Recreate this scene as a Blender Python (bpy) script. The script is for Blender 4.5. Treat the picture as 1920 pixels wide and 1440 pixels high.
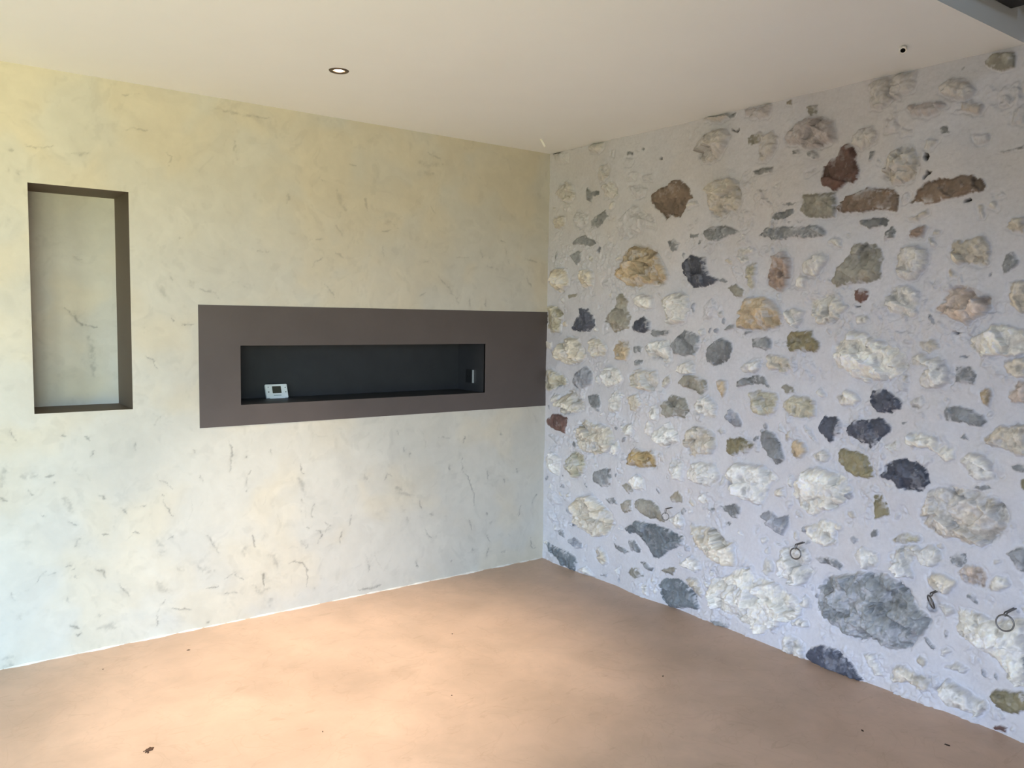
import bpy, bmesh, math, random
import numpy as np
from mathutils import Vector, Matrix
C = bpy.context.scene.collection
for o in list(bpy.data.objects): bpy.data.objects.remove(o)

# ---------------------------------------------------------------- camera
H = 2.6
cam_d = bpy.data.cameras.new('camera'); cam = bpy.data.objects.new('camera', cam_d); C.objects.link(cam)
yaw, pitch, roll = 0.927349732, -0.0803147136, 0.0160810655
F = Vector((math.cos(pitch)*math.cos(yaw), math.cos(pitch)*math.sin(yaw), math.sin(pitch)))
Rt = F.cross(Vector((0, 0, 1))).normalized(); U = Rt.cross(F)
cr, sr = math.cos(roll), math.sin(roll)
R2 = cr*Rt + sr*U; U2 = -sr*Rt + cr*U
cam.matrix_world = Matrix.Translation((-3.36997744, -4.12693815, 1.56874536)) @ Matrix((R2, U2, -F)).transposed().to_4x4()
cam_d.sensor_width = 36; cam_d.lens = 1551.46/1920*36; cam_d.clip_start = 0.05
bpy.context.scene.camera = cam
vs = bpy.context.scene.view_settings
bpy.context.scene.display_settings.display_device = 'sRGB'
vs.view_transform = 'Standard'; vs.look = 'None'; vs.gamma = 1; vs.use_curve_mapping = False
vs.exposure = EXPO = 0.08

# ---------------------------------------------------------------- daylight: sky above, sunlit terrace below the horizon
WS = 20.0
SKY_BACK = (0.60, 0.88, 1.14); GND_BACK = (0.58, 0.58, 0.34)      # open sky over a sunlit terrace behind the camera
SKY_SIDE = (0.70, 0.84, 1.12); GND_SIDE = (0.08, 0.07, 0.05)      # sky and dim ground tints set for the side window's light
w = bpy.data.worlds.new('world'); bpy.context.scene.world = w; w.use_nodes = True
nt = w.node_tree; nt.nodes.clear()
wo = nt.nodes.new('ShaderNodeOutputWorld'); bg = nt.nodes.new('ShaderNodeBackground')
tc = nt.nodes.new('ShaderNodeTexCoord'); sx = nt.nodes.new('ShaderNodeSeparateXYZ'); nt.links.new(tc.outputs['Generated'], sx.inputs[0])
def wmath(src, a, b):
    m = nt.nodes.new('ShaderNodeMapRange'); m.inputs['From Min'].default_value = a; m.inputs['From Max'].default_value = b
    nt.links.new(src, m.inputs[0]); return m.outputs[0]
def wmix(f, a, b):
    x = nt.nodes.new('ShaderNodeMix'); x.data_type = 'RGBA'; nt.links.new(f, x.inputs[0])
    for k, c in ((6, a), (7, b)):
        if isinstance(c, tuple): x.inputs[k].default_value = c+(1,)
        else: nt.links.new(c, x.inputs[k])
    return x.outputs[2]
df = nt.nodes.new('ShaderNodeMath'); df.operation = 'SUBTRACT'; nt.links.new(sx.outputs[1], df.inputs[0]); nt.links.new(sx.outputs[0], df.inputs[1])
up = wmath(sx.outputs[2], -.01, .01); side = wmath(df.outputs[0], -.1, .1)
nt.links.new(wmix(up, wmix(side, GND_BACK, GND_SIDE), wmix(side, SKY_BACK, SKY_SIDE)), bg.inputs[0]); bg.inputs[1].default_value = WS
nt.links.new(bg.outputs[0], wo.inputs[0])
# window openings of the room, (x0,x1,z0,z1) in the wall behind the camera; portals guide the daylight through them
YB = -4.85; XL = -6.2; BT = .45
WINS = [(-5.9, -4.95, 0.02, 2.3), (-4.85, -3.3, 0.02, 2.3)]
SIDE = (-4.8, -2.9, 0.02, 2.2)           # (y0,y1,z0,z1) in the wall on the left, unseen window added to light the stones
HIGH = (-3.0, -2.2, 3.6, 4.5)               # unseen high window, added to light the ceiling edge and stone wall, (x0,x1,z0,z1)
def portal(loc, rot, sx_, sy_):
    l = bpy.data.lights.new('window_daylight', 'AREA'); l.shape = 'RECTANGLE'; l.size = sx_; l.size_y = sy_
    l.cycles.is_portal = True
    o = bpy.data.objects.new('window_daylight', l); C.objects.link(o); o.location = loc; o.rotation_euler = rot
portal((XL-BT-.02, (SIDE[0]+SIDE[1])/2, (SIDE[2]+SIDE[3])/2), (0, -math.pi/2, 0), SIDE[3]-SIDE[2], SIDE[1]-SIDE[0])
for x0, x1, z0, z1 in WINS+[HIGH]:
    portal(((x0+x1)/2, YB-BT-0.02, (z0+z1)/2), (math.pi/2, 0, 0), x1-x0, z1-z0)

# ---------------------------------------------------------------- helpers
def lin(c):
    c = [x/255 for x in c]
    return tuple((x/12.92 if x <= 0.04045 else ((x+0.055)/1.055)**2.4) for x in c)
def mat(name, col, rough=0.7, metal=0.0, spec=0.5, var=0.0, vscale=6.0, bump=0.0, bscale=40.0, col2=None, attr=None, emit=None, detail=6):
    m = bpy.data.materials.new(name); m.use_nodes = True; nt = m.node_tree; b = nt.nodes['Principled BSDF']
    b.inputs['Roughness'].default_value = rough; b.inputs['Metallic'].default_value = metal
    b.inputs['Specular IOR Level'].default_value = spec
    L = lin(col); b.inputs['Base Color'].default_value = L+(1,)
    co = nt.nodes.new('ShaderNodeTexCoord'); src = None
    if attr:
        at = nt.nodes.new('ShaderNodeAttribute'); at.attribute_name = attr; src = at.outputs['Color']
    if var > 0:
        n = nt.nodes.new('ShaderNodeTexNoise'); n.inputs['Scale'].default_value = vscale; n.inputs['Detail'].default_value = detail
        n.inputs['Roughness'].default_value = 0.6
        nt.links.new(co.outputs['Object'], n.inputs['Vector'])
        if src is None:
            r = nt.nodes.new('ShaderNodeValToRGB'); r.color_ramp.elements[0].position = 0.35; r.color_ramp.elements[1].position = 0.65
            c2 = lin(col2) if col2 else tuple(x*(1-var) for x in L)
            r.color_ramp.elements[0].color = c2+(1,); r.color_ramp.elements[1].color = L+(1,)
            nt.links.new(n.outputs['Fac'], r.inputs[0]); src = r.outputs[0]
        else:
            mr = nt.nodes.new('ShaderNodeMapRange'); mr.inputs['From Min'].default_value = 0.3; mr.inputs['From Max'].default_value = 0.7
            mr.inputs['To Min'].default_value = 1-var; mr.inputs['To Max'].default_value = 1+var
            nt.links.new(n.outputs['Fac'], mr.inputs[0])
            vm = nt.nodes.new('ShaderNodeVectorMath'); vm.operation = 'SCALE'
            nt.links.new(src, vm.inputs[0]); nt.links.new(mr.outputs[0], vm.inputs['Scale']); src = vm.outputs[0]
    if src is not None: nt.links.new(src, b.inputs['Base Color'])
    if bump > 0:
        n = nt.nodes.new('ShaderNodeTexNoise'); n.inputs['Scale'].default_value = bscale; n.inputs['Detail'].default_value = 5
        nt.links.new(co.outputs['Object'], n.inputs['Vector'])
        bp = nt.nodes.new('ShaderNodeBump'); bp.inputs['Strength'].default_value = bump; bp.inputs['Distance'].default_value = 0.01
        nt.links.new(n.outputs['Fac'], bp.inputs['Height']); nt.links.new(bp.outputs[0], b.inputs['Normal'])
    if emit:
        b.inputs['Emission Color'].default_value = emit[0]+(1,); b.inputs['Emission Strength'].default_value = emit[1]
    return m
def obj(name, me, m=None, parent=None):
    if isinstance(me, bmesh.types.BMesh):
        bm = me; me = bpy.data.meshes.new(name); bm.normal_update(); bm.to_mesh(me); bm.free()
    o = bpy.data.objects.new(name, me); C.objects.link(o)
    if m: me.materials.append(m)
    if parent: o.parent = parent
    return o
def tag(o, label, cat, group=None):
    o['label'] = label; o['category'] = cat
    if group: o['group'] = group
    return o
def struct(o): o['kind'] = 'structure'; return o
def empty(name, loc, rot=(0, 0, 0)):
    o = bpy.data.objects.new(name, None); C.objects.link(o); o.location = loc; o.rotation_euler = rot; o.empty_display_size = 0.05
    return o
def box(bm, a, b, bev=0.0, seg=2):
    r = bmesh.ops.create_cube(bm, size=1)['verts']
    for v in r:
        v.co = Vector([(a[i]+b[i])/2 + v.co[i]*(b[i]-a[i]) for i in range(3)])
    if bev > 0:
        es = list({e for v in r for e in v.link_edges})
        bmesh.ops.bevel(bm, geom=es, offset=bev, segments=seg, profile=0.5, affect='EDGES')
def boxo(name, a, b, m, parent=None, bev=0.0):
    bm = bmesh.new(); box(bm, a, b, bev); return obj(name, bm, m, parent)
def lathe(bm, prof, n=32, M=None):
    rings = []
    for r, z in prof:
        rings.append([bm.verts.new((r*math.cos(2*math.pi*k/n), r*math.sin(2*math.pi*k/n), z)) for k in range(n)] if r > 1e-6 else [bm.verts.new((0, 0, z))])
    for a, b in zip(rings, rings[1:]):
        for k in range(n):
            k2 = (k+1) % n
            if len(a) == 1 and len(b) == 1: continue
            if len(a) == 1: bm.faces.new((a[0], b[k], b[k2]))
            elif len(b) == 1: bm.faces.new((a[k], b[0], a[k2]))
            else: bm.faces.new((a[k], b[k], b[k2], a[k2]))
    for f in bm.faces: f.smooth = True
    bmesh.ops.recalc_face_normals(bm, faces=bm.faces)
    if M is not None: bm.transform(M)
def tube(bm, pts, r, n=10, closed=False):
    pts = [Vector(p) for p in pts]; N = len(pts); rings = []
    prev = None
    for i, p in enumerate(pts):
        t = (pts[(i+1) % N]-pts[i-1]) if closed or 0 < i < N-1 else (pts[1]-pts[0] if i == 0 else pts[-1]-pts[-2])
        t.normalize()
        if prev is None:
            a = t.orthogonal().normalized()
        else:
            a = (prev - t*prev.dot(t)).normalized()
        prev = a; b = t.cross(a)
        rings.append([bm.verts.new(p + r*(math.cos(2*math.pi*k/n)*a + math.sin(2*math.pi*k/n)*b)) for k in range(n)])
    for i in range(N if closed else N-1):
        A = rings[i]; B = rings[(i+1) % N]
        for k in range(n):
            f = bm.faces.new((A[k], A[(k+1) % n], B[(k+1) % n], B[k])); f.smooth = True
    if not closed:
        bm.faces.new(rings[0][::-1]); bm.faces.new(rings[-1])

# ---- numpy noise
def vnoise(X, Y, seed, period=None):
    rng = np.random.default_rng(seed); T = rng.random((256, 256)).astype(np.float32)
    xi = np.floor(X).astype(int); yi = np.floor(Y).astype(int); fx = X-xi; fy = Y-yi
    fx = fx*fx*fx*(fx*(fx*6-15)+10); fy = fy*fy*fy*(fy*(fy*6-15)+10)
    a = T[yi & 255, xi & 255]; b = T[yi & 255, (xi+1) & 255]; c = T[(yi+1) & 255, xi & 255]; d = T[(yi+1) & 255, (xi+1) & 255]
    return (a*(1-fx)+b*fx)*(1-fy)+(c*(1-fx)+d*fx)*fy
def fbm(X, Y, s, seed, octv=4, gain=0.5):
    t = 0; a = 1.0; n = 0
    for i in range(octv):
        t = t + a*(vnoise(X/s, Y/s, seed+i*7)*2-1); n += a; a *= gain; s = s/2.03
    return t/n
def ridged(X, Y, s, seed, octv=3):
    t = 0; a = 1.0; n = 0
    for i in range(octv):
        t = t + a*(1-np.abs(vnoise(X/s, Y/s, seed+i*5)*2-1)*2); n += a; a *= .55; s = s/2.1
    return t/n
def facets(X, Y, s, seed, tilt=0.5):
    """chiselled faces: nearest jittered cell, each with its own plane"""
    rng = np.random.default_rng(seed); J = rng.random((128, 128, 5)).astype(np.float32)
    gx = X/s; gy = Y/s; xi = np.floor(gx).astype(int); yi = np.floor(gy).astype(int)
    best = np.full(X.shape, 1e9); val = np.zeros(X.shape)
    for dy in (-1, 0, 1):
        for dx in (-1, 0, 1):
            cx = xi+dx; cy = yi+dy; j = J[cy & 127, cx & 127]
            ex = gx-(cx+j[..., 0]); ey = gy-(cy+j[..., 1]); d = ex*ex+ey*ey
            v = (j[..., 2]-.5) + tilt*2*((j[..., 3]-.5)*ex+(j[..., 4]-.5)*ey)
            k = d < best; best = np.where(k, d, best); val = np.where(k, v, val)
    return val
def sdf(X, Y, P):
    """signed distance to polygon, positive inside"""
    d = np.full(X.shape, 1e9); s = np.zeros(X.shape, bool)
    n = len(P)
    for i in range(n):
        ax, ay = P[i]; bx, by = P[(i+1) % n]
        ex, ey = bx-ax, by-ay; wx = X-ax; wy = Y-ay
        t = np.clip((wx*ex+wy*ey)/(ex*ex+ey*ey+1e-12), 0, 1)
        d = np.minimum(d, (wx-ex*t)**2+(wy-ey*t)**2)
        if ey != 0:
            c = ((ay > Y) != (by > Y)) & (X < (bx-ax)*(Y-ay)/ey+ax)
            s ^= c
    d = np.sqrt(d)
    return np.where(s, d, -d)
def sstep(a, b, x):
    t = np.clip((x-a)/(b-a), 0, 1); return t*t*(3-2*t)
def grid_mesh(name, co, keep=None, cols=None, flip=False):
    nv, nu = co.shape[:2]
    idx = np.arange(nu*nv).reshape(nv, nu)
    q = np.stack([idx[:-1, :-1], idx[:-1, 1:], idx[1:, 1:], idx[1:, :-1]], -1)
    if flip: q = q[..., ::-1]
    q = q[keep] if keep is not None else q.reshape(-1, 4)
    me = bpy.data.meshes.new(name)
    me.vertices.add(nu*nv); me.vertices.foreach_set('co', co.reshape(-1).astype(np.float32))
    me.loops.add(q.size); me.loops.foreach_set('vertex_index', q.reshape(-1).astype(np.int32))
    me.polygons.add(len(q)); me.polygons.foreach_set('loop_start', np.arange(0, q.size, 4, dtype=np.int32))
    me.polygons.foreach_set('use_smooth', np.ones(len(q), bool))
    me.update(calc_edges=True)
    if cols is not None:
        a = me.color_attributes.new('Col', 'FLOAT_COLOR', 'POINT')
        c4 = np.ones((nu*nv, 4), np.float32); c4[:, :3] = cols.reshape(-1, 3); a.data.foreach_set('color', c4.reshape(-1))
    me.validate()
    return me

# ---------------------------------------------------------------- materials
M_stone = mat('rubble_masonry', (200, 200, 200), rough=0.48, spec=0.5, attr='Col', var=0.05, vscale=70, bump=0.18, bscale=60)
M_plaster = mat('trowelled_plaster', (200, 195, 170), rough=0.6, spec=0.35, attr='Col', var=0.03, vscale=18, bump=0.12, bscale=25)
M_back = mat('niche_back_plaster', (196, 192, 172), rough=0.65, spec=0.3, attr='Col', var=0.03, vscale=18)
M_ceiling = mat('ceiling_paint', (247, 248, 247), rough=0.85, spec=0.2, var=0.015, vscale=2.5)
M_unseen = mat('dark_unseen_wall', (84, 80, 74), rough=0.8, var=0.03, vscale=3)  # for walls out of view, kept dark to cut the fill light
M_band = mat('taupe_plaster', (94, 86, 84), rough=0.5, spec=0.4, var=0.10, vscale=5, bump=0.06, bscale=20)
M_reveal = mat('brown_reveal_plaster', (104, 92, 78), rough=0.6, spec=0.3, var=0.06, vscale=6)
M_dark = mat('charcoal_plaster', (56, 57, 59), rough=0.5, spec=0.4, var=0.14, vscale=7)
M_joint = mat('joint_filler', (238, 233, 224), rough=0.8, var=0.2, vscale=20)
M_metal = mat('galvanised_steel', (120, 118, 116), rough=0.35, metal=1.0, var=0.1, vscale=40)
M_nickel = mat('satin_nickel', (118, 104, 92), rough=0.38, metal=1.0, var=0.05, vscale=30)
M_refl = mat('reflector', (230, 225, 215), rough=0.25, metal=0.6, var=0.02, vscale=30)
M_bulb = mat('lit_lamp', (255, 250, 235), emit=((1, 0.90, 0.72), 25.0))
M_pvc = mat('white_conduit', (248, 246, 240), rough=0.5, var=0.04, vscale=60)
M_black = mat('conduit_inside', (14, 11, 8), rough=0.9, var=0.1, vscale=40)
M_body = mat('white_plastic', (246, 251, 252), rough=0.4, var=0.02, vscale=40)
M_lcd = mat('grey_lcd', (58, 62, 56), rough=0.18, var=0.1, vscale=60)
M_btn = mat('dark_button', (60, 75, 80), rough=0.5, var=0.05, vscale=60)
M_text = mat('grey_print', (150, 170, 175), rough=0.6, var=0.03, vscale=60)
M_plate = mat('anthracite_plastic', (30, 31, 33), rough=0.4, var=0.05, vscale=40)
M_edge = mat('brushed_edge', (200, 205, 208), rough=0.35, metal=0.4, var=0.04, vscale=60)
M_pale = mat('void_paint', (190, 187, 182), rough=0.8, var=0.03, vscale=3)
M_wood = mat('dark_stained_timber', (30, 26, 23), rough=0.55, var=0.3, vscale=9)
M_dirt = mat('dried_dirt', (92, 66, 48), rough=0.95, var=0.3, vscale=120)
M_grit = mat('dark_grit', (62, 48, 38), rough=0.95, var=0.2, vscale=200)

# floor: trowelled microcement with clouds and faint arcs
def floor_mat():
    m = bpy.data.materials.new('microcement_floor'); m.use_nodes = True; nt = m.node_tree; b = nt.nodes['Principled BSDF']
    co = nt.nodes.new('ShaderNodeTexCoord')
    def noise(sc, det=6, rough=.6, dist=0.0, vec=None):
        n = nt.nodes.new('ShaderNodeTexNoise'); n.inputs['Scale'].default_value = sc; n.inputs['Detail'].default_value = det
        n.inputs['Roughness'].default_value = rough; n.inputs['Distortion'].default_value = dist
        nt.links.new(vec or co.outputs['Object'], n.inputs['Vector']); return n.outputs['Fac']
    def ramp(f, a, ca, z, cz):
        r = nt.nodes.new('ShaderNodeValToRGB'); r.color_ramp.elements[0].position = a; r.color_ramp.elements[1].position = z
        r.color_ramp.elements[0].color = ca; r.color_ramp.elements[1].color = cz; nt.links.new(f, r.inputs[0]); return r.outputs[0]
    def mix(t, f, a, c):
        x = nt.nodes.new('ShaderNodeMix'); x.data_type = 'RGBA'; x.blend_type = t; x.inputs[0].default_value = f
        nt.links.new(a, x.inputs[6]); nt.links.new(c, x.inputs[7]); return x.outputs[2]
    base = ramp(noise(1.3, 5, .5, .1), .34, lin(FLOOR_A)+(1,), .64, lin(FLOOR_B)+(1,))
    mid = ramp(noise(3.5, 9, .68, .3), .38, (.90, .90, .885, 1), .62, (1.04, 1.03, 1.02, 1))
    thin = ramp(noise(5.0, 3, .5, .8), .485, (1, 1, 1, 1), .5, (.92, .90, .88, 1))
    thin_n = nt.nodes[-1]; thin_n.color_ramp.elements.new(.515).color = (1, 1, 1, 1)
    c = mix('MULTIPLY', 1, base, mid); c = mix('MULTIPLY', .7, c, thin)
    # short curved trowel scratches
    sc_ = nt.nodes.new('ShaderNodeMapping'); sc_.inputs['Scale'].default_value = (1.0, 3.2, 1.0); sc_.inputs['Rotation'].default_value = (0, 0, .6)
    nt.links.new(co.outputs['Object'], sc_.inputs[0])
    s1 = ramp(noise(7.0, 3, .6, 1.2, sc_.outputs[0]), .655, (1, 1, 1, 1), .70, (.88, .86, .83, 1)); c = mix('MULTIPLY', .7, c, s1)
    nt.links.new(c, b.inputs['Base Color'])
    rr = nt.nodes.new('ShaderNodeMapRange'); nt.links.new(noise(3, 5), rr.inputs[0]); rr.inputs['To Min'].default_value = .36; rr.inputs['To Max'].default_value = .56
    nt.links.new(rr.outputs[0], b.inputs['Roughness']); b.inputs['Specular IOR Level'].default_value = 0.4
    bp = nt.nodes.new('ShaderNodeBump'); bp.inputs['Strength'].default_value = .12; bp.inputs['Distance'].default_value = .01
    nt.links.new(noise(6, 5, .6, 1.0), bp.inputs['Height']); nt.links.new(bp.outputs[0], b.inputs['Normal'])
    return m
FLOOR_A = (194, 166, 144); FLOOR_B = (212, 182, 159)
M_floor = floor_mat()

# ---------------------------------------------------------------- shell
struct(boxo('floor', (XL-.2, YB-BT, -.2), (.3, .5, 0), M_floor))

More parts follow.
